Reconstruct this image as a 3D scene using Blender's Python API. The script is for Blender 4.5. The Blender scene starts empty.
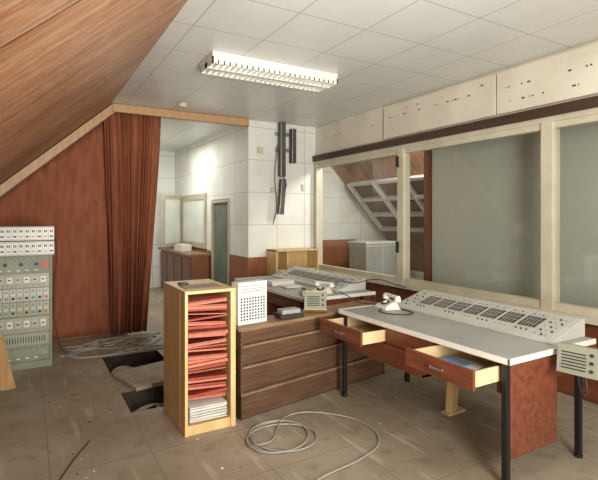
import bpy, math, random
from mathutils import Matrix, Vector
random.seed(7)
C=bpy.context.scene.collection
H=3.05; AX=4.117; YB=6.51; XC=2.907; YE=10.58; SK=0.896
def sl(x): return 2.2015+SK*x
def lin(c):
    r=[]
    for v in c[:3]:
        v=v/255.0
        r.append(v/12.92 if v<=0.04045 else ((v+0.055)/1.055)**2.4)
    return (r[0],r[1],r[2],1)
# ---------------- materials
def newmat(name):
    m=bpy.data.materials.new(name); m.use_nodes=True
    nt=m.node_tree; b=nt.nodes['Principled BSDF']
    return m,nt,b
def mixc(nt,fac,a,b,mode='MIX'):
    n=nt.nodes.new('ShaderNodeMix'); n.data_type='RGBA'; n.blend_type=mode
    for i,v in ((0,fac),(6,a),(7,b)):
        if isinstance(v,(int,float,tuple)): n.inputs[i].default_value=v
        else: nt.links.new(v,n.inputs[i])
    return n.outputs[2]
def noise(nt,scale,stretch=(1,1,1),detail=4,lo=.35,hi=.65,rot=(0,0,0)):
    tc=nt.nodes.new('ShaderNodeTexCoord'); mp=nt.nodes.new('ShaderNodeMapping')
    mp.inputs['Scale'].default_value=stretch; mp.inputs['Rotation'].default_value=rot
    nt.links.new(tc.outputs['Object'],mp.inputs[0])
    n=nt.nodes.new('ShaderNodeTexNoise'); n.inputs['Scale'].default_value=scale; n.inputs['Detail'].default_value=detail
    nt.links.new(mp.outputs[0],n.inputs['Vector'])
    r=nt.nodes.new('ShaderNodeMapRange'); r.inputs[1].default_value=lo; r.inputs[2].default_value=hi
    nt.links.new(n.outputs[0],r.inputs[0])
    return r.outputs[0]
def M(name,col,rough=.6,col2=None,scale=6,stretch=(1,1,1),metal=0,bump=0):
    m,nt,b=newmat(name)
    b.inputs['Roughness'].default_value=rough; b.inputs['Metallic'].default_value=metal
    c=lin(col); c2=lin(col2) if col2 else tuple(v*.86 for v in c[:3])+(1,)
    f=noise(nt,scale,stretch)
    nt.links.new(mixc(nt,f,c,c2),b.inputs['Base Color'])
    if bump:
        bn=nt.nodes.new('ShaderNodeBump'); bn.inputs['Strength'].default_value=bump
        nt.links.new(f,bn.inputs['Height']); nt.links.new(bn.outputs[0],b.inputs['Normal'])
    return m
def GM(name,col,seam,axes,size,off,w=.008,rough=.5,col2=None,scale=2,extra=None):
    m,nt,b=newmat(name); b.inputs['Roughness'].default_value=rough
    c=lin(col); c2=lin(col2) if col2 else tuple(v*.93 for v in c[:3])+(1,)
    out=mixc(nt,noise(nt,scale),c,c2)
    tc=nt.nodes.new('ShaderNodeTexCoord'); sp=nt.nodes.new('ShaderNodeSeparateXYZ'); nt.links.new(tc.outputs['Object'],sp.inputs[0])
    def mt(op,a,bb=None):
        n=nt.nodes.new('ShaderNodeMath'); n.operation=op
        for i,v in enumerate((a,bb)):
            if v is None: continue
            if isinstance(v,(int,float)): n.inputs[i].default_value=v
            else: nt.links.new(v,n.inputs[i])
        return n.outputs[0]
    ms=None
    for a,s,o in zip(axes,size,off):
        t=mt('FRACT',mt('DIVIDE',mt('ADD',sp.outputs['XYZ'.index(a)],-o+100*s),s))
        t=mt('GREATER_THAN',mt('ABSOLUTE',mt('SUBTRACT',t,.5)),.5-w/s/2)
        ms=t if ms is None else mt('MAXIMUM',ms,t)
    if extra: out=extra(nt,out,tc,mt)
    out=mixc(nt,ms,out,lin(seam))
    nt.links.new(out,b.inputs['Base Color'])
    return m
def floor_extra(nt,out,tc,mt):
    f=noise(nt,1.1,(1,1,1),8,.42,.72)
    out=mixc(nt,mt('MULTIPLY',f,.5),out,lin((176,166,148)))
    f=noise(nt,7,(1,1,1),8,.54,.70)
    out=mixc(nt,mt('MULTIPLY',f,.5),out,lin((104,92,76)))
    f=noise(nt,2.2,(5,.7,1),8,.58,.68,(0,0,.6))
    out=mixc(nt,mt('MULTIPLY',f,.45),out,lin((186,178,160)))
    for sc,th,cc in ((3.6,.045,(206,200,186)),(2.3,.03,(50,40,32)),(6,.03,(60,50,40))):
        v=nt.nodes.new('ShaderNodeTexVoronoi'); v.inputs['Scale'].default_value=sc
        nt.links.new(tc.outputs['Object'],v.inputs['Vector'])
        s=mt('LESS_THAN',v.outputs['Distance'],th)
        out=mixc(nt,mt('MULTIPLY',s,.6),out,lin(cc))
    return out
m_ceil=GM('ceiling_tile',(216,217,211),(160,160,152),'XY',(.6,.6),(XC,YB),.009,.33)
m_floor=GM('floor_tile',(148,136,116),(116,104,86),'XY',(.6,.6),(.72,3.78),.006,.6,(132,119,99),1.5,floor_extra)
def wall_extra(nt,out,tc,mt):
    f=noise(nt,1.7,(1,1,1),6,.48,.75)
    out=mixc(nt,mt('MULTIPLY',f,.45),out,lin((186,180,162)))
    v=nt.nodes.new('ShaderNodeTexVoronoi'); v.inputs['Scale'].default_value=9
    nt.links.new(tc.outputs['Object'],v.inputs['Vector'])
    s=mt('LESS_THAN',v.outputs['Distance'],.06)
    return mixc(nt,mt('MULTIPLY',s,.4),out,lin((150,146,134)))
m_wallY=GM('acoustic_panel_white',(222,222,214),(180,178,168),'XZ',(.5,.5),(XC,.95),.010,.6,None,2,wall_extra)
m_wallX=GM('acoustic_panel_white_side',(222,222,214),(180,178,168),'YZ',(.5,.5),(YB,.95),.010,.6,None,2,wall_extra)
m_cream=M('cream_board',(218,212,196),.6,(206,199,180),2)
m_dado=M('dado_red_brown',(146,88,54),.5,(126,74,44),3)
m_frame=M('frame_beige',(198,192,170),.45,(184,177,154),4)
m_wframe=M('frame_aged',(180,172,148),.5,(164,156,132),4)
m_beam=M('dark_brown_wood',(76,52,40),.5,(58,40,30),4,(1,.1,4))
m_oak=M('light_wood',(186,150,106),.45,(168,130,86),5,(8,1,1))
m_drawer=M('drawer_pale_wood',(212,186,142),.5,(198,168,122),5,(1,8,1))
m_yel=M('yellow_veneer',(214,188,134),.42,(200,168,112),4,(6,6,.7))
m_mahog=M('mahogany',(118,66,44),.38,(94,50,33),4,(6,1,6))
m_brown=M('brown_veneer',(100,74,54),.45,(76,54,38),5,(.8,1,14))
m_brownl=M('brown_veneer_edge',(146,118,88),.5,(122,94,68),5,(1,1,8))
m_grey=M('grey_laminate',(160,161,157),.38,(145,146,141),3)
m_lgrey=M('console_grey',(184,184,175),.4,(172,172,163),3)
m_white=M('white_enamel',(222,221,211),.4,(208,207,197),3)
m_black=M('black_metal',(22,22,24),.45)
m_duct=M('duct_dark_grey',(84,82,78),.5,(62,60,57),5)
m_dark=M('dark_plastic',(48,44,40),.5)
m_fader=M('fader_slots',(58,53,47),.5)
m_rack=M('rack_green_grey',(136,142,120),.5,(120,126,104),4)
m_rackp=M('rack_panel',(166,170,146),.45,(150,154,130),3)
m_ic=M('intercom_grey',(140,143,126),.45,(126,129,112),3)
m_red=M('red_folder',(172,72,50),.6,(132,50,35),9,(2,2,20))
m_orange=M('salmon_folder',(202,122,98),.6,(184,100,76),9,(2,2,20))
m_paper=M('paper',(228,226,216),.7)
m_cable=M('grey_cable',(152,150,140),.5)
m_cabled=M('dark_cable',(60,52,44),.5)
m_green=M('green_grey_paint',(104,116,98),.6,(88,100,84),2)
m_pane=M('pane_white',(214,218,208),.25,(200,204,194),2)
m_screen=M('grey_screen',(184,187,178),.8,(176,179,170),.7)
m_blue=M('blue_paint',(60,70,110),.5)
m_lblue=M('blue_label',(110,140,170),.5)
m_sub=M('subfloor',(60,48,38),.9,(30,24,20),8)
m_tin=M('steel',(150,150,148),.35,None,6,(1,1,1),.6)
m_cloth=M('curtain_cloth',(148,86,56),.85,(126,70,44),5,(3,3,.6))
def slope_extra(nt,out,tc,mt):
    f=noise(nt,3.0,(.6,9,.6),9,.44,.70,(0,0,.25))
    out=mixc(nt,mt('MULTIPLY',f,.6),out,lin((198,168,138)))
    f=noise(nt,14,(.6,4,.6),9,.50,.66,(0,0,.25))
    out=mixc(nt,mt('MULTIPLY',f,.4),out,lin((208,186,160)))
    f=noise(nt,1.2,(1,1,1),6,.5,.7)
    return mixc(nt,mt('MULTIPLY',f,.5),out,lin((134,86,56)))
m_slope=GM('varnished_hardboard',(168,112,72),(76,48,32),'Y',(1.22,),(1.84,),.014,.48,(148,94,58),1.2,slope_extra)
def glassmat():
    m=bpy.data.materials.new('window_glass'); m.use_nodes=True; nt=m.node_tree
    nt.nodes.clear(); o=nt.nodes.new('ShaderNodeOutputMaterial'); t=nt.nodes.new('ShaderNodeBsdfTransparent')
    t.inputs[0].default_value=(.95,.96,.94,1)
    g=nt.nodes.new('ShaderNodeBsdfGlossy'); g.inputs['Roughness'].default_value=.03
    x=nt.nodes.new('ShaderNodeMixShader'); x.inputs[0].default_value=.04
    nt.links.new(t.outputs[0],x.inputs[1]); nt.links.new(g.outputs[0],x.inputs[2]); nt.links.new(x.outputs[0],o.inputs[0])
    return m
m_glass=glassmat()
def emis(name,col,s):
    m,nt,b=newmat(name); b.inputs['Base Color'].default_value=lin(col); b.inputs['Emission Color'].default_value=lin(col); b.inputs['Emission Strength'].default_value=s
    return m
# ---------------- builder
class MB:
    def __init__(s,name): s.name=name; s.v=[]; s.f=[]; s.m=[]; s.mats=[]
    def mi(s,m):
        if m not in s.mats: s.mats.append(m)
        return s.mats.index(m)
    def poly(s,pts,faces,m,T=None):
        k=len(s.v)
        for p in pts:
            p=Vector(p)
            if T is not None: p=T@p
            s.v.append(tuple(p))
        i=s.mi(m)
        for f in faces: s.f.append([k+a for a in f]); s.m.append(i)
    def box(s,x0,x1,y0,y1,z0,z1,m,T=None):
        p=[(x0,y0,z0),(x1,y0,z0),(x1,y1,z0),(x0,y1,z0),(x0,y0,z1),(x1,y0,z1),(x1,y1,z1),(x0,y1,z1)]
        s.poly(p,[(0,3,2,1),(4,5,6,7),(0,1,5,4),(1,2,6,5),(2,3,7,6),(3,0,4,7)],m,T)
    def cyl(s,c,r,h,m,axis='Z',n=16,T=None,r2=None):
        r2=r if r2 is None else r2
        p=[];
        for k,(rr,hh) in enumerate(((r,0),(r2,h))):
            for i in range(n):
                a=2*math.pi*i/n; q=(rr*math.cos(a),rr*math.sin(a),hh)
                if axis=='Y': q=(q[0],q[2],q[1])
                if axis=='X': q=(q[2],q[0],q[1])
                p.append((q[0]+c[0],q[1]+c[1],q[2]+c[2]))
        f=[(i,(i+1)%n,n+(i+1)%n,n+i) for i in range(n)]+[tuple(range(n))[::-1],tuple(range(n,2*n))]
        s.poly(p,f,m,T)
    def done(s,bevel=0,smooth=False):
        me=bpy.data.meshes.new(s.name); me.from_pydata(s.v,[],s.f); me.update()
        for m in s.mats: me.materials.append(m)
        me.polygons.foreach_set('material_index',s.m)
        import bmesh
        bm=bmesh.new(); bm.from_mesh(me); bmesh.ops.recalc_face_normals(bm,faces=bm.faces); bm.to_mesh(me); bm.free()
        if smooth: me.polygons.foreach_set('use_smooth',[True]*len(me.polygons))
        o=bpy.data.objects.new(s.name,me); C.objects.link(o)
        if bevel:
            b=o.modifiers.new('bevel','BEVEL'); b.width=bevel; b.segments=2; b.limit_method='ANGLE'
        return o
def simple(name,b,m,bevel=0):
    k=MB(name); k.box(*b,m); return k.done(bevel)
def cable(name,pts,r,m,cyc=False):
    cu=bpy.data.curves.new(name,'CURVE'); cu.dimensions='3D'; cu.bevel_depth=r; cu.bevel_resolution=3; cu.resolution_u=8
    lists=pts if isinstance(pts[0],list) else [pts]
    for L in lists:
        sp=cu.splines.new('BEZIER'); sp.bezier_points.add(len(L)-1)
        for b,p in zip(sp.bezier_points,L):
            b.co=p; b.handle_left_type=b.handle_right_type='AUTO'
    cu.materials.append(m)
    o=bpy.data.objects.new(name,cu); C.objects.link(o); return o
R=lambda a,ax: Matrix.Rotation(math.radians(a),4,ax)
T=lambda x,y,z: Matrix.Translation((x,y,z))
# ---------------- shell
fl=MB('floor')
xs=[-1.7,.72,1.32,8]; ys=[-2.2,3.9,4.38,4.98,5.58,10.7]
holes=[(1,1),(1,3)]
for i in range(3):
    for j in range(5):
        x0,x1,y0,y1=xs[i],xs[i+1],ys[j],ys[j+1]
        if (i,j) in holes:
            z=-.3
            fl.poly([(x0,y0,0),(x1,y0,0),(x1,y1,0),(x0,y1,0),(x0,y0,z),(x1,y0,z),(x1,y1,z),(x0,y1,z)],[(0,1,5,4),(1,2,6,5),(2,3,7,6),(3,0,4,7),(4,5,6,7)],m_sub)
        else: fl.poly([(x0,y0,0),(x1,y0,0),(x1,y1,0),(x0,y1,0)],[(0,1,2,3)],m_floor)
fo=fl.done()
simple('ceiling',(.9,8,-2.2,10.7,H,H+.1),m_ceil)
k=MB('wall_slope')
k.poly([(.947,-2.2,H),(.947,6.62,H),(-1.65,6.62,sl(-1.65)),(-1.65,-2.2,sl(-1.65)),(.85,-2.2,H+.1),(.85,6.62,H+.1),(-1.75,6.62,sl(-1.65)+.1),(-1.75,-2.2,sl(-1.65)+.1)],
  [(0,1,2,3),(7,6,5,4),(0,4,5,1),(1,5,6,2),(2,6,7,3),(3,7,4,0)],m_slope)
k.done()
simple('wall_left',(-1.75,-1.65,-2.2,6.62,0,sl(-1.65)+.05),m_dado)
simple('wall_curtain_back',(-1.75,1.2,6.66,6.76,0,H),m_dado)
simple('wall_corridor_left',(1.1,1.2,6.76,10.6,0,H),m_wallX)
simple('wall_end',(1.1,4.2,YE,YE+.1,0,H),m_wallY)
k=MB('wall_back'); k.box(XC,AX+.1,YB,YB+.1,.95,H,m_wallY); k.box(XC-.01,AX,YB-.012,YB+.1,0,.95,m_dado); k.done()
k=MB('wall_corridor_right')
y0=YB+.1
for (a,b,c,d) in ((y0-.1+.001,7.25,.95,H),(7.25,8.12,1.88,H),(8.12,8.39,.95,H),(8.39,9.95,2.02,H),(9.95,YE,.95,H)):
    k.box(XC-.002,XC+.1,a,b,c,d,m_wallX)
for (a,b) in ((y0,7.25),(8.12,YE)): k.box(XC-.01,XC+.1,a,b,0,.95,m_dado)
k.done()
simple('wall_side_room',(AX,AX+.1,YB+.1,YE,0,H),m_green)
k=MB('door_1')
k.box(XC-.02,XC+.03,7.26,7.31,0.001,1.87,m_wframe);k.box(XC-.02,XC+.03,8.06,8.11,0.001,1.87,m_wframe);k.box(XC-.02,XC+.03,7.31,8.06,1.82,1.87,m_wframe)
k.box(XC+.02,XC+.06,7.31,8.06,.01,1.82,m_green); k.cyl((XC-.03,7.4,.95),.02,.05,m_tin,'X')
k.done()
def sash(k,x,y0,y1,z0,z1,w=.07,T_=None,gm=None):
    k.box(x-.02,x+.02,y0,y0+w,z0,z1,m_wframe,T_);k.box(x-.02,x+.02,y1-w,y1,z0,z1,m_wframe,T_)
    k.box(x-.02,x+.02,y0+w,y1-w,z0,z0+w,m_wframe,T_);k.box(x-.02,x+.02,y0+w,y1-w,z1-w,z1,m_wframe,T_)
    k.box(x-.003,x+.003,y0+w,y1-w,z0+w,z1-w,gm or m_glass,T_)
k=MB('window_4'); sash(k,XC-.01,8.39,9.95,.97,2.02,.11,None,m_pane); k.done()
k=MB('window_5'); sash(k,0,0,.62,.97,2.02,.06,T(XC-.05,9.92,0)@R(128,'Z'),m_pane); k.done()
k=MB('corridor_counter')
k.box(2.55,2.88,8.2,10.4,0,.86,m_dado);k.box(2.5,2.89,8.15,10.45,.86,.9,m_brownl)
for i in range(4): k.box(2.535,2.55,8.25+i*.54,8.73+i*.54,.1,.8,m_mahog)
k.box(2.6,2.8,9.0,9.5,.9,1.02,m_white); k.done()
simple('trim_beam',(.96,XC-.02,6.42,6.52,2.94,H-.005),m_oak,.004)
k=MB('trim_slope')
a=math.degrees(math.atan(SK))
k.box(-3.5,0.02,6.44,6.56,-.11,-.01,m_oak,T(.947,0,H)@R(-a,'Y')); k.done(.004)
def curtain(name,xa,xb,topf,yc,amp,freq,n,zb=.03,squeeze=None):
    vs=[];fs=[];nz=24
    for i in range(n+1):
        t=i/n; x=xa+(xb-xa)*t
        for j in range(nz+1):
            s=j/nz; xx=x
            if squeeze: xx=x+squeeze(t,s)
            zt=topf(x); z=zb+(zt-zb)*s
            ph=t*freq+.5*math.sin(t*17)+.4*(1-s)*math.sin(t*9+s*3)
            vs.append((xx,yc+amp*math.sin(ph*2*math.pi)*(.55+.45*(1-s))+.25*amp*math.sin(ph*5.3+s*2),z))
    for i in range(n):
        for j in range(nz):
            p=i*(nz+1)+j; fs.append((p,p+nz+1,p+nz+2,p+1))
    me=bpy.data.meshes.new(name); me.from_pydata(vs,[],fs); me.materials.append(m_cloth)
    me.polygons.foreach_set('use_smooth',[True]*len(me.polygons))
    o=bpy.data.objects.new(name,me); C.objects.link(o)
    so=o.modifiers.new('s','SOLIDIFY'); so.thickness=.006
    return o
curtain('curtain',-1.6,.93,lambda x:sl(x)-.16,6.6,.010,11,220)
curtain('curtain',.86,1.58,lambda x:2.95,6.47,.034,13,260,.03,lambda t,s:-.20*t*(1-s)**1.3+.10*(1-t)*(1-s))
# ---------------- window wall
k=MB('wall_right')
k.box(AX,AX+.1,-2.2,YB,0,.70,m_mahog)
k.box(AX,AX+.1,-2.2,YB,2.57,H,m_cream)
for a,b in ((-2.2,1.2),(1.21,3.04),(3.06,4.76)): k.box(AX-.035,AX,a,b,2.6,H-.03,m_cream)
k.done(.003)
k=MB('trim_1')
k.box(AX-.07,AX+.1,-2.2,YB-.02,2.48,2.57,m_beam); k.box(AX-.04,AX+.08,-2.2,YB-.02,2.43,2.48,m_frame)
k.box(AX-.09,AX+.1,-2.2,YB-.02,.68,.73,m_frame); k.done(.003)
mull=[6.45,4.43,2.51,.6,-1.3]
for i in range(4):
    k=MB('window_%d'%(i+1) if i<3 else 'window_6')
    a,b=mull[i+1],mull[i]; w=.055
    k.box(AX-.05,AX+.07,b-w,b,.73,2.43,m_frame);k.box(AX-.05,AX+.07,a,a+w,.73,2.43,m_frame)
    k.box(AX-.03,AX+.05,a+w,b-w,.73,.80,m_frame);k.box(AX-.03,AX+.05,a+w,b-w,2.37,2.43,m_frame)
    k.box(AX+.0,AX+.006,a+w,b-w,.80,2.37,m_glass)
    if i==0:
        for z in (1.12,2.2): k.box(AX-.08,AX-.05,a+.02,a+.05,z,z+.14,m_black)
    k.done(.002)
k=MB('wall_label_strip')
for (a,b,z,x) in ((3.3,4.7,2.86,AX-.037),(4.9,6.3,2.83,AX-.002),(1.9,3.0,2.84,AX-.037),(2.1,2.9,2.7,AX-.037),(3.2,4.5,2.93,AX-.037)):
    y=a
    while y<b:
        w=random.choice((.008,.015,.03)); 
        if random.random()<.55: k.box(x-.001,x,y,y+w,z,z+.014,m_dark)
        y+=w+random.choice((.02,.05,.12))
k.done()
# ---------------- adjacent room
simple('wall_annex_back',(AX+.1,8,7.6,7.7,0,H),m_wallY)
simple('wall_annex_dado',(AX+.1,5.75,7.55,7.6,0,1.12),m_dado)
simple('wall_annex_side',(7.9,8,-2.2,7.6,0,H),m_cream)
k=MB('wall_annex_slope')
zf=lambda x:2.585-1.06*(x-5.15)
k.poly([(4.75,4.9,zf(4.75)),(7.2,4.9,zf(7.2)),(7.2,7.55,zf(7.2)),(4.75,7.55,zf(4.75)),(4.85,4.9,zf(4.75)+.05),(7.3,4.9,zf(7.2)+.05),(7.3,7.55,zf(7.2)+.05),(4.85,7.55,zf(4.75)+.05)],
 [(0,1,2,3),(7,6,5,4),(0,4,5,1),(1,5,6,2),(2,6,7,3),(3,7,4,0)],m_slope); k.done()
k=MB('roof_window_lattice')
TT=T(5.15,0,2.585)@R(math.degrees(math.atan(1.06)),'Y')
for s in (.45,.85,1.25,1.65): k.box(s,s+.06,5.0,7.4,-.08,-.01,m_white,TT)
for y in (5.0,5.8,6.6,7.34): k.box(.45,1.71,y,y+.06,-.09,-.01,m_white,TT)
k.box(.45,1.7,5,7.4,-.012,-.004,m_mahog,TT); k.done()
k=MB('annex_cabinet'); k.box(5.1,5.85,6.4,6.9,0.06,1.10,m_lgrey); k.box(5.08,5.87,6.38,6.92,1.10,1.13,m_white)
k.box(5.12,5.83,6.42,6.88,0,.06,m_dark)
for i in range(2): k.box(5.12+i*.37,5.46+i*.37,6.385,6.4,.1,1.06,m_grey)
k.done(.004)
simple('annex_grey_screen',(4.62,4.66,-2,4.42,0,2.95),m_screen)
simple('annex_post',(4.58,4.70,4.45,4.53,0,3.04),m_mahog)
# ---------------- ceiling light
k=MB('ceiling_light')
x0,x1,ya,yb=1.42,2.77,3.95,4.30
k.box(x0,x1,ya,yb,3.0,H-.002,m_white)
k.box(x0,x1,ya,ya+.012,2.94,3.0,m_white);k.box(x0,x1,yb-.012,yb,2.94,3.0,m_white)
k.box(x0,x0+.012,ya,yb,2.94,3.0,m_white);k.box(x1-.012,x1,ya,yb,2.94,3.0,m_white)
k.box(x0,x1,(ya+yb)/2-.03,(ya+yb)/2+.03,2.935,2.99,m_white)
n=24
for i in range(1,n):
    x=x0+(x1-x0)*i/n; k.box(x-.006,x+.006,ya,yb,2.938,2.972,m_white)
tube=emis('tube_glow',(255,246,222),.35)
for yy in (ya+.08,yb-.08): k.cyl((x0+.04,yy,2.985),.013,x1-x0-.08,tube,'X')
k.done()
k=MB('smoke_detector'); k.cyl((1.75,6.0,H-.05),.06,.048,m_frame); k.done()
k=MB('cable_duct')
k.box(3.39,3.48,6.36,6.44,2.2,H-.005,m_duct); k.box(3.59,3.67,6.36,6.44,2.42,2.96,m_duct)
k.box(3.388,3.402,6.35,6.36,2.2,H-.01,m_tin);k.box(3.588,3.602,6.35,6.36,2.42,2.96,m_tin)
k.box(-.04,.045,6.36,6.44,-.55,0,m_duct,T(3.45,0,2.16)@R(5,'Y')); k.box(3.36,3.70,6.44,6.505,2.6,2.65,m_tin);k.box(3.36,3.70,6.44,6.505,2.85,2.9,m_tin)
k.box(-.042,-.03,6.35,6.36,-.55,0,m_tin,T(3.45,0,2.16)@R(5,'Y')); k.done(.004)
cable('hanging_cable',[[(3.37,6.42,2.7),(3.33,6.44,2.2),(3.36,6.44,1.7),(3.30,6.44,1.45)],[(3.46,6.42,2.25),(3.52,6.42,2.05),(3.46,6.42,1.95)]],.006,m_cabled)
k=MB('wall_socket')
k.box(3.05,3.15,YB-.03,YB-.001,2.55,2.65,m_frame);k.box(3.28,3.36,YB-.03,YB-.001,1.95,2.04,m_frame);k.box(3.85,3.92,YB-.03,YB-.001,2.0,2.1,m_frame); k.done(.004)
k=MB('open_shelf')
k.box(3.2,3.22,6.15,6.48,0,1.07,m_yel);k.box(3.93,3.95,6.15,6.48,0,1.07,m_yel);k.box(3.2,3.95,6.15,6.48,1.05,1.07,m_yel)
k.box(3.22,3.93,6.46,6.48,0,1.05,m_yel);k.box(3.40,3.42,6.17,6.46,0,1.05,m_yel)
for z in (.02,.4,.75): k.box(3.22,3.93,6.17,6.46,z,z+.02,m_yel)
k.done(.002)
# ---------------- desks
def desk(name,y0,y1,drawers,endpanel,cab):
    k=MB(name); xf=2.38; xb=3.30
    k.box(xf+.012,xb,y0+.012,y1-.012,.722,.75,m_grey)
    k.box(xf,xf+.012,y0,y1,.718,.753,m_white);k.box(xf,xb,y0,y0+.012,.718,.753,m_white);k.box(xf,xb,y1-.012,y1,.718,.753,m_white)
    k.box(xb-.03,xb,y0,y1,.5,.72,m_mahog)
    for (x,y) in ((xf+.005,y0+.02),(3.10,y0+.0),(xf+.005,y1-.09),(3.12,y1-.09)):
        k.box(x,x+.035,y,y+.035,0,.72,m_black); k.cyl((x+.017,y+.017,0),.026,.02,m_black)
    k.box(xf+.02,xb-.03,y1-.05,y1-.02,.55,.72,m_mahog)
    if endpanel:
        k.box(xf+.045,2.90,y0+.03,y0+.06,.15,.72,m_mahog); k.box(2.90,xb-.03,y0+.03,y0+.06,.56,.72,m_mahog)
        k.box(xf+.05,xb-.04,y0+.09,y0+.12,.52,.72,m_mahog)
    a,b=cab
    k.box(xf+.03,3.02,a,a+.02,.43,.72,m_mahog);k.box(xf+.03,3.02,b-.02,b,.43,.72,m_mahog);k.box(xf+.03,3.02,a,b,.43,.45,m_mahog)
    k.box(3.0,3.02,a,b,.45,.72,m_mahog);k.box(xf+.02,xf+.04,a,b,.43,.585,m_mahog)
    for (da,db,pull) in drawers:
        x=xf+.02-pull
        k.box(x,x+.02,da,db,.59,.705,m_mahog)
        k.box(x+.02,x+.5,da+.015,da+.03,.60,.69,m_drawer);k.box(x+.02,x+.5,db-.03,db-.015,.60,.69,m_drawer)
        k.box(x+.02,x+.5,da+.03,db-.03,.60,.608,m_drawer);k.box(x+.02,x+.035,da+.03,db-.03,.608,.70,m_drawer);k.box(x+.485,x+.5,da+.03,db-.03,.608,.69,m_drawer)
        c=(da+db)/2
        k.box(x-.02,x-.013,c-.05,c+.05,.64,.652,m_tin);k.box(x-.02,x,c-.05,c-.043,.64,.652,m_tin);k.box(x-.02,x,c+.043,c+.05,.64,.652,m_tin)
    ds=sorted(drawers); lo=y0+.12
    for (da,db,_) in ds:
        if da-lo>.03: k.box(xf+.025,xf+.045,lo,da-.005,.59,.72,m_mahog)
        lo=db+.005
    if y1-.05-lo>.03: k.box(xf+.025,xf+.045,lo,y1-.05,.59,.72,m_mahog)
    return k.done(.0015)
desk('mixing_desk',1.69,3.39,[(1.76,2.30,.24),(2.78,3.34,.24)],True,(2.40,3.34))
desk('mixing_desk',3.98,5.78,[(4.3,4.8,0),(5.0,5.5,0)],True,(4.8,5.7))
def console(name,y0,y1,mods):
    k=MB(name); x0=2.90; ang=math.degrees(math.atan(.11/.37)); TT=T(x0,0,.765)@R(-ang,'Y'); L=.386
    p=[(x0,.752),(x0,.765),(x0+.37,.875),(x0+.395,.875),(x0+.395,.752)]
    n=len(p)
    pts=[(a,y0,b) for a,b in p]+[(a,y1,b) for a,b in p]
    k.poly(pts,[tuple(range(n)),tuple(range(n,2*n))]+[(i,(i+1)%n,n+(i+1)%n,n+i) for i in range(n)],m_lgrey)
    w=(y1-y0-.04)/mods
    for i in range(mods):
        a=y0+.02+i*w
        k.box(.01,L-.01,a+.002,a+w-.002,0,.003,m_lgrey,TT)
        if (i==mods-1 or i==0):
            for r in range(5):
                for c in range(3): k.cyl((.06+r*.06,a+w*(.25+.25*c),.003),.007,.010,m_dark if (r+c)%2 else m_grey,'Z',10,TT)
        else:
            k.box(.13,.285,a+.014,a+w-.014,.003,.006,m_fader,TT)
            nb=5
            for c in range(1,nb):
                yy=a+.014+(w-.028)*c/nb
                k.box(.13,.285,yy-.0012,yy+.0012,.006,.008,m_lgrey,TT)
            for r in (.18,.235): k.box(r,r+.002,a+.014,a+w-.014,.006,.0075,m_lgrey,TT)
            for c in range(3): k.cyl((.08,a+w*(.25+.25*c),.003),.006,.010,m_dark if i%2 else m_grey,'Z',8,TT)
            for c in range(4): k.box(.315,.33,a+w*(.15+.2*c),a+w*(.15+.2*c)+.010,.003,.006,m_dark if c%2 else m_grey,TT)
    k.done(.001)
console('mixing_console',1.76,3.24,9)
console('mixing_console',4.15,5.72,9)
def phone(name,x,y,z,rot):
    k=MB(name); TT=T(x,y,z)@R(rot,'Z')
    k.poly([(-.10,-.07,0),(.10,-.07,0),(.10,.08,0),(-.10,.08,0),(-.085,-.055,.03),(.085,-.055,.03),(.06,.06,.075),(-.06,.06,.075)],
     [(0,3,2,1),(4,5,6,7),(0,1,5,4),(1,2,6,5),(2,3,7,6),(3,0,4,7)],m_white,TT)
    k.cyl((0,0,.05),.042,.012,m_dark,'Z',20,TT@R(15,'X')); k.cyl((0,0,.055),.02,.014,m_white,'Z',16,TT@R(15,'X'))
    k.box(-.11,.11,.035,.07,.095,.12,m_white,TT); k.cyl((-.095,.052,.07),.03,.035,m_white,'Z',16,TT); k.cyl((.095,.052,.07),.03,.035,m_white,'Z',16,TT)
    return k.done(.003)
phone('telephone',2.78,3.20,.753,-100)
phone('telephone',2.72,4.18,.753,-70)
k=MB('tape_splicer'); TT=T(2.50,4.16,.753)@R(70,'Z'); k.box(-.06,.16,-.03,.03,0,.05,m_white,TT); k.box(0,.1,-.02,.02,.05,.065,m_dark,TT); k.done(.003)
cable('telephone_cord',[[(2.9,3.3,.77),(2.75,3.42,.76),(2.85,3.9,.76),(2.9,4.1,.77)],[(2.72,3.2,.757),(2.62,3.1,.757),(2.66,2.95,.757),(2.8,2.9,.757),(2.86,3.1,.757)],[(3.1,3.3,.9),(3.0,3.6,.95),(2.95,3.9,.88),(3.0,4.2,.86)]],.005,m_dark)
def intercom(name,x,y,z,rot,tilt,m,w=.24,h=.2,trim=None):
    k=MB(name); TT=T(x,y,z)@R(rot,'Z')@R(tilt,'X')
    k.box(-w/2,w/2,0,.07,0,h,m,TT)
    for i in range(6):
        zz=.03+i*(h-.06)/6; k.box(-w/2+.025,w/2-.06,-.004,.0,zz,zz+.007,m_dark,TT)
    for i in range(3): k.cyl((w/2-.03,-.010,.04+i*.045),.010,.010,m_dark,'Y',10,TT)
    if trim:
        k.box(-w/2-.006,w/2+.006,-.01,.075,-.006,0,trim,TT);k.box(-w/2-.006,w/2+.006,-.01,.075,h,h+.006,trim,TT)
    return k.done(.002)
intercom('intercom_speaker',2.78,1.535,.64,-80,-8,m_ic,.22,.17)
cable('intercom_cable',[(2.87,1.58,.67),(2.95,1.60,.5),(3.05,1.62,.45),(3.1,1.66,.6)],.006,m_cabled)
intercom('intercom_speaker',2.25,3.56,.735,-35,-22,m_ic,.20,.16,m_yel)
k=MB('paper_stack'); k.box(2.32,2.52,1.95,2.18,.609,.622,m_paper,T(2.4,2.05,0)@R(12,'Z')@T(-2.4,-2.05,0)); k.box(2.30,2.46,2.0,2.2,.622,.634,m_lblue); k.done()
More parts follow.
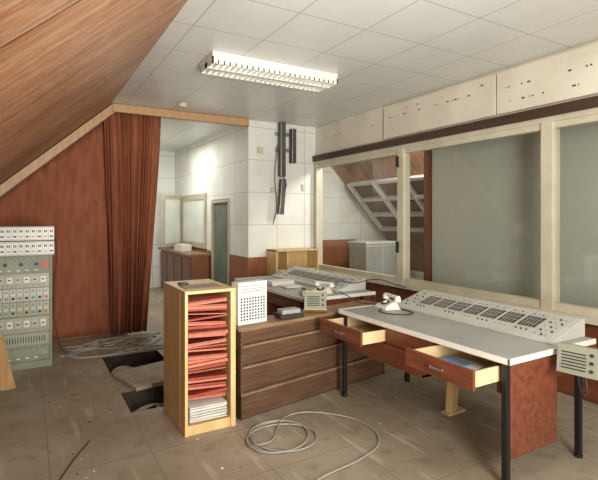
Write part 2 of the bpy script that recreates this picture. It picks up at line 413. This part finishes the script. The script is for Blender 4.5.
k=MB('wooden_prop'); k.box(-.05,.05,-.03,.03,0,.30,m_yel,T(2.93,2.6,0.01)@R(20,'Z')@R(10,'Y')); k.box(-.1,.1,-.04,.04,0,.02,m_yel,T(2.96,2.6,0)); k.done(.003)
# ---------------- low brown unit
k=MB('low_bookcase')
TT=T(1.42,3.316,0)@R(9.6,'Z'); L=1.70
k.box(0,L,.27,.29,0,.68,m_brown,TT)
k.box(0,.02,.0,.27,0,.68,m_brown,TT);k.box(L-.02,L,.0,.27,0,.68,m_brown,TT)
k.box(0,L,.03,.29,.68,.70,m_brownl,TT)
zs=[0,.20,.40,.56,.68]; off=[0,.02,.035,.05]
for i in range(4):
    k.box(.0,L,off[i],.27,zs[i]+.012,zs[i+1]-.014,m_brown,TT); k.box(.0,L,off[i]-.006,.27,zs[i+1]-.014,zs[i+1],m_brownl,TT); k.box(0,L,off[i]+.012,.27,zs[i],zs[i]+.012,m_dark,TT)
k.done(.001)
k=MB('patch_panel_module'); TT=T(1.45,3.44,.702)@R(9.6,'Z')
k.box(0,.28,0,.10,0,.34,m_white,TT)
for i in range(9):
    for j in range(8): k.cyl((.03+i*.0275,-.004,.04+j*.024),.0085,.005,m_blue if (i+j)%3 else m_dark,'Y',8,TT)
for j in range(3): k.box(.03,.25,-.003,0,.26+j*.022,.268+j*.022,m_grey,TT)
k.done(.003)
k=MB('tape_box'); k.box(1.85,2.08,3.47,3.60,.702,.74,m_dark); k.box(1.87,2.05,3.48,3.58,.74,.775,m_grey); k.done(.003)
k=MB('tape_box'); k.box(2.5,2.8,4.9,5.1,.753,.80,m_white);k.box(2.55,2.75,4.65,4.8,.753,.77,m_paper); k.done(.003)
# ---------------- filing cabinet
k=MB('filing_cabinet')
x0,x1,ya,yb,zt=.967,1.354,3.26,3.86,1.015
k.box(x0,x0+.022,ya,yb,0,zt,m_yel);k.box(x1-.04,x1,ya,yb,0,zt,m_yel);k.box(x0,x1,ya,yb,zt,zt+.022,m_yel)
k.box(x0+.022,x1-.04,yb-.02,yb,0,zt,m_yel);k.box(x0+.022,x1-.04,ya+.01,yb-.02,0,.07,m_yel)
k.box(x0-.004,x0,ya+.12,ya+.13,0,zt,m_oak)
k.box(x0+.04,x1-.06,ya+.1,ya+.3,zt+.022,zt+.028,m_brownl); k.box(x0+.06,x0+.12,ya+.3,ya+.4,zt+.022,zt+.04,m_dark)
k.done(.002)
k=MB('red_file_trays')
z=.24
while z<.95:
    t=random.uniform(-3,5); m=random.choice((m_red,m_red,m_orange)); off=random.uniform(0,.05)
    TT=T(1.15,ya+.02+off,z)@R(t,'Y')@R(random.uniform(-4,2),'X')
    k.box(-.150,.150,0,.5,0,random.choice((.006,.012,.02)),m,TT)
    if random.random()<.5: k.box(-.149,.149,0,.004,-.015,.01,m_orange,TT)
    z+=random.choice((.022,.03,.036,.055))
k.done()
k=MB('paper_stack')
for i in range(12): k.box(-.14,.14,0,.45,0,.006,m_paper,T(1.15,ya+.005+random.random()*.03,.085+i*.009)@R(random.uniform(-2,2),'Z'))
k.done()
# ---------------- equipment rack
k=MB('equipment_rack')
x0,x1,ya,yb=-.30,.227,5.58,6.05
k.box(x0,x1,ya+.01,yb,.0,1.17,m_rack)
k.box(x0,x0+.02,ya-.01,ya+.01,.0,1.17,m_rack);k.box(x1-.02,x1,ya-.01,ya+.01,.0,1.17,m_rack);k.box(x0,x1,ya-.012,ya+.01,0,.07,m_rack)
rows=[(1.0,1.16,'k'),(.84,.98,'m'),(.70,.83,'w'),(.55,.69,'w2'),(.38,.53,'m2'),(.24,.36,'p'),(.09,.22,'k')]
xa,xb=x0+.025,x1-.025; W=xb-xa
for z0,z1,t in rows:
    if t in('w','w2'):
        for i in range(8):
            a=xa+W*i/8; k.box(a+.002,a+W/8-.002,ya-.004,ya+.01,z0,z1,m_lgrey if t=='w' else m_rackp); k.cyl((a+W/16,ya-.014,z1-.03),.006,.01,m_dark,'Y',8); k.box(a+.016,a+W/8-.016,ya-.008,ya-.004,z0+.02,z0+.045,(m_dark,m_lblue,m_dark,m_orange)[i%4])
            k.box(a+.012,a+W/8-.012,ya-.006,ya-.004,z0+.065,z0+.075,m_paper)
    else:
        k.box(xa,xb,ya-.002,ya+.01,z0,z1,m_rackp if t!='k' else m_rack)
        if t[0]=='k':
            for i in range(3): k.cyl((xa+.08+i*.14,ya-.018,(z0+z1)/2),.018,.016,m_dark if z0>.9 else m_tin,'Y',16)
            k.box(xb-.07,xb-.02,ya-.005,ya-.002,z0+.04,z1-.04,m_orange if z0>.9 else m_rackp)
            for i in range(8): k.cyl((xa+.03+i*.055,ya-.01,z1-.015),.005,.008,m_dark,'Y',8)
            for i in range(5): k.box(xa+.02+i*.08,xa+.05+i*.08,ya-.004,ya-.002,z0+.012,z0+.024,m_paper)
        elif t[0]=='m':
            for i in range(6): k.box(xa+.02+i*.075,xa+.07+i*.075,ya-.006,ya-.002,z0+.05,z1-.03,m_white if i%2 else m_lgrey); 
            for i in range(12): k.cyl((xa+.03+i*.036,ya-.01,z0+.025),.005,.008,m_dark,'Y',8)
            for i in range(6): k.box(xa+.03+i*.075,xa+.055+i*.075,ya-.008,ya-.006,z0+.075,z0+.09,m_blue if i%2 else m_dark)
        else:
            for i in range(18): k.box(xa+.02+i*.024,xa+.028+i*.024,ya-.005,ya-.002,z0+.03,z1-.03,m_dark)
k.done(.001)
for z0,nm in ((1.172,'rack_module'),(1.325,'rack_module')):
    k=MB(nm); k.box(x0-.02,x1+.02,ya-.01,yb-.1,z0,z0+.145,m_lgrey)
    for i in range(10):
        a=x0+i*.055; k.box(a,a+.05,ya-.014,ya-.01,z0+.015,z0+.13,m_white)
        k.box(a+.012,a+.022,ya-.019,ya-.014,z0+.085,z0+.11,m_dark); k.box(a+.028,a+.038,ya-.019,ya-.014,z0+.085,z0+.11,m_dark if i%3 else m_red)
        k.box(a+.01,a+.04,ya-.018,ya-.014,z0+.035,z0+.05,m_dark if i%2 else m_grey)
    k.done(.001)
cable('rack_cable',[(.24,5.7,1.4),(.28,5.75,1.25),(.255,5.8,.8),(.28,5.85,.3),(.4,5.9,.012),(.9,5.95,.012)],.005,m_cabled)
k=MB('leaning_board'); k.box(-.8,0,0,.02,0,.60,m_oak,T(-.09,4.98,.012)@R(-6,'Z')@R(-38,'X')@R(-16,'Y')@T(0,0,0)); k.done(.002)
k=MB('lifted_floor_tile'); k.box(-.28,.28,-.28,.28,0,.035,m_floor,T(1.05,4.68,.002)@R(14,'Z')); k.done(.003)
k=MB('floor_debris')
for i in range(26):
    x=random.uniform(-.2,2.3); y=random.uniform(2.0,6.2)
    if .66<x<1.42 and 3.2<y<5.7: continue
    s=random.uniform(.005,.012)
    k.box(-s,s,-s*.6,s*.6,0,.004,random.choice((m_paper,m_yel,m_dark,m_dark,m_brownl)),T(x,y,.001)@R(random.uniform(0,180),'Z'))
k.done()
# ---- cables
L=[]
for i in range(12):
    y=5.7+random.random()*.5; x=.3+random.random()*.2; pts=[]
    for j in range(8):
        pts.append((x,min(6.35,max(5.62,y)),.012)); x+=random.uniform(.08,.24); y+=random.uniform(-.28,.28)
    L.append(pts)
cable('loose_cables',L,.009,m_cable)
L=[]
for cx,cy in ((1.0,5.28),(1.0,4.12)):
    for i in range(6):
        L.append([(cx-.28,cy+random.uniform(-.2,.2),-.2),(cx-.1,cy+random.uniform(-.2,.2),-.1),(cx+.1,cy+random.uniform(-.2,.2),-.16),(cx+.28,cy+random.uniform(-.2,.2),-.2)])
cable('underfloor_cables',L,.012,m_cable)
pts=[]
for i in range(34):
    a=i*math.pi/6.5; r=.215+.03*math.sin(i*.7)
    pts.append((1.56+r*1.05*math.cos(a),2.92+r*math.sin(a),.008+.0035*(i/13)))
pts+= [(1.80,3.2,.012),(2.07,3.06,.01),(2.2,2.75,.01),(2.1,2.5,.01),(1.9,2.4,.01),(1.5,2.33,.01),(1.3,2.25,.01)]
cable('coiled_cable',pts,.006,m_cable)
cable('floor_wire',[(.38,3.55,.006),(.25,3.3,.006),(.12,2.95,.006),(.1,2.8,.006)],.004,m_cabled)
# ---------------- lights
def area(name,loc,tgt,size,e,col=(1,.965,.905),spread=180):
    l=bpy.data.lights.new(name,'AREA'); l.shape='RECTANGLE'; l.size=size[0]; l.size_y=size[1]; l.energy=e; l.color=col; l.spread=math.radians(spread)
    o=bpy.data.objects.new(name,l); C.objects.link(o); o.location=loc
    o.rotation_euler=(Vector(tgt)-Vector(loc)).to_track_quat('-Z','Y').to_euler(); return o
area('camera_fill',(1.0,-1.2,2.1),(2.2,5,1.2),(1.2,1.0),140)  # added fill from behind the camera, not a fixture of the room
area('ceiling_fill',(1.0,-.6,1.0),(2.1,4.6,3.0),(1.0,1.0),60,(1,.965,.905),95)  # added upward fill that brightens the ceiling, no real lamp stands here
area('room_light',(2.1,4.125,2.996),(2.1,4.125,0),(1.3,.3),2.5)
area('corridor_fill',(2.0,8.6,2.95),(2.0,8.6,0),(.9,.9),42,(1,.98,.94))  # unseen fill added to light the corridor
area('annex_fill',(4.95,4.68,2.85),(5.5,7.2,1.3),(.5,.4),75,(1,.97,.92))  # added fill for the annex, kept out of sight behind the upper wall
area('annex_screen_fill',(4.38,1.6,2.98),(4.5,1.6,0),(.2,5.0),22,(1,.98,.94))  # unseen strip added above the beam to brighten the grey screen
w=bpy.data.worlds.new('world'); bpy.context.scene.world=w; w.use_nodes=True
w.node_tree.nodes['Background'].inputs[0].default_value=(1,.975,.92,1); w.node_tree.nodes['Background'].inputs[1].default_value=1.75
cd=bpy.data.cameras.new('camera'); cd.sensor_width=36; cd.lens=36*465/598; cd.shift_y=-23/598; cd.clip_start=.05
co=bpy.data.objects.new('camera',cd); C.objects.link(co); co.location=(0,0,1.57); co.rotation_euler=(math.radians(90),0,math.radians(-30.3))
bpy.context.scene.camera=co
bpy.context.scene.view_settings.view_transform='Standard'
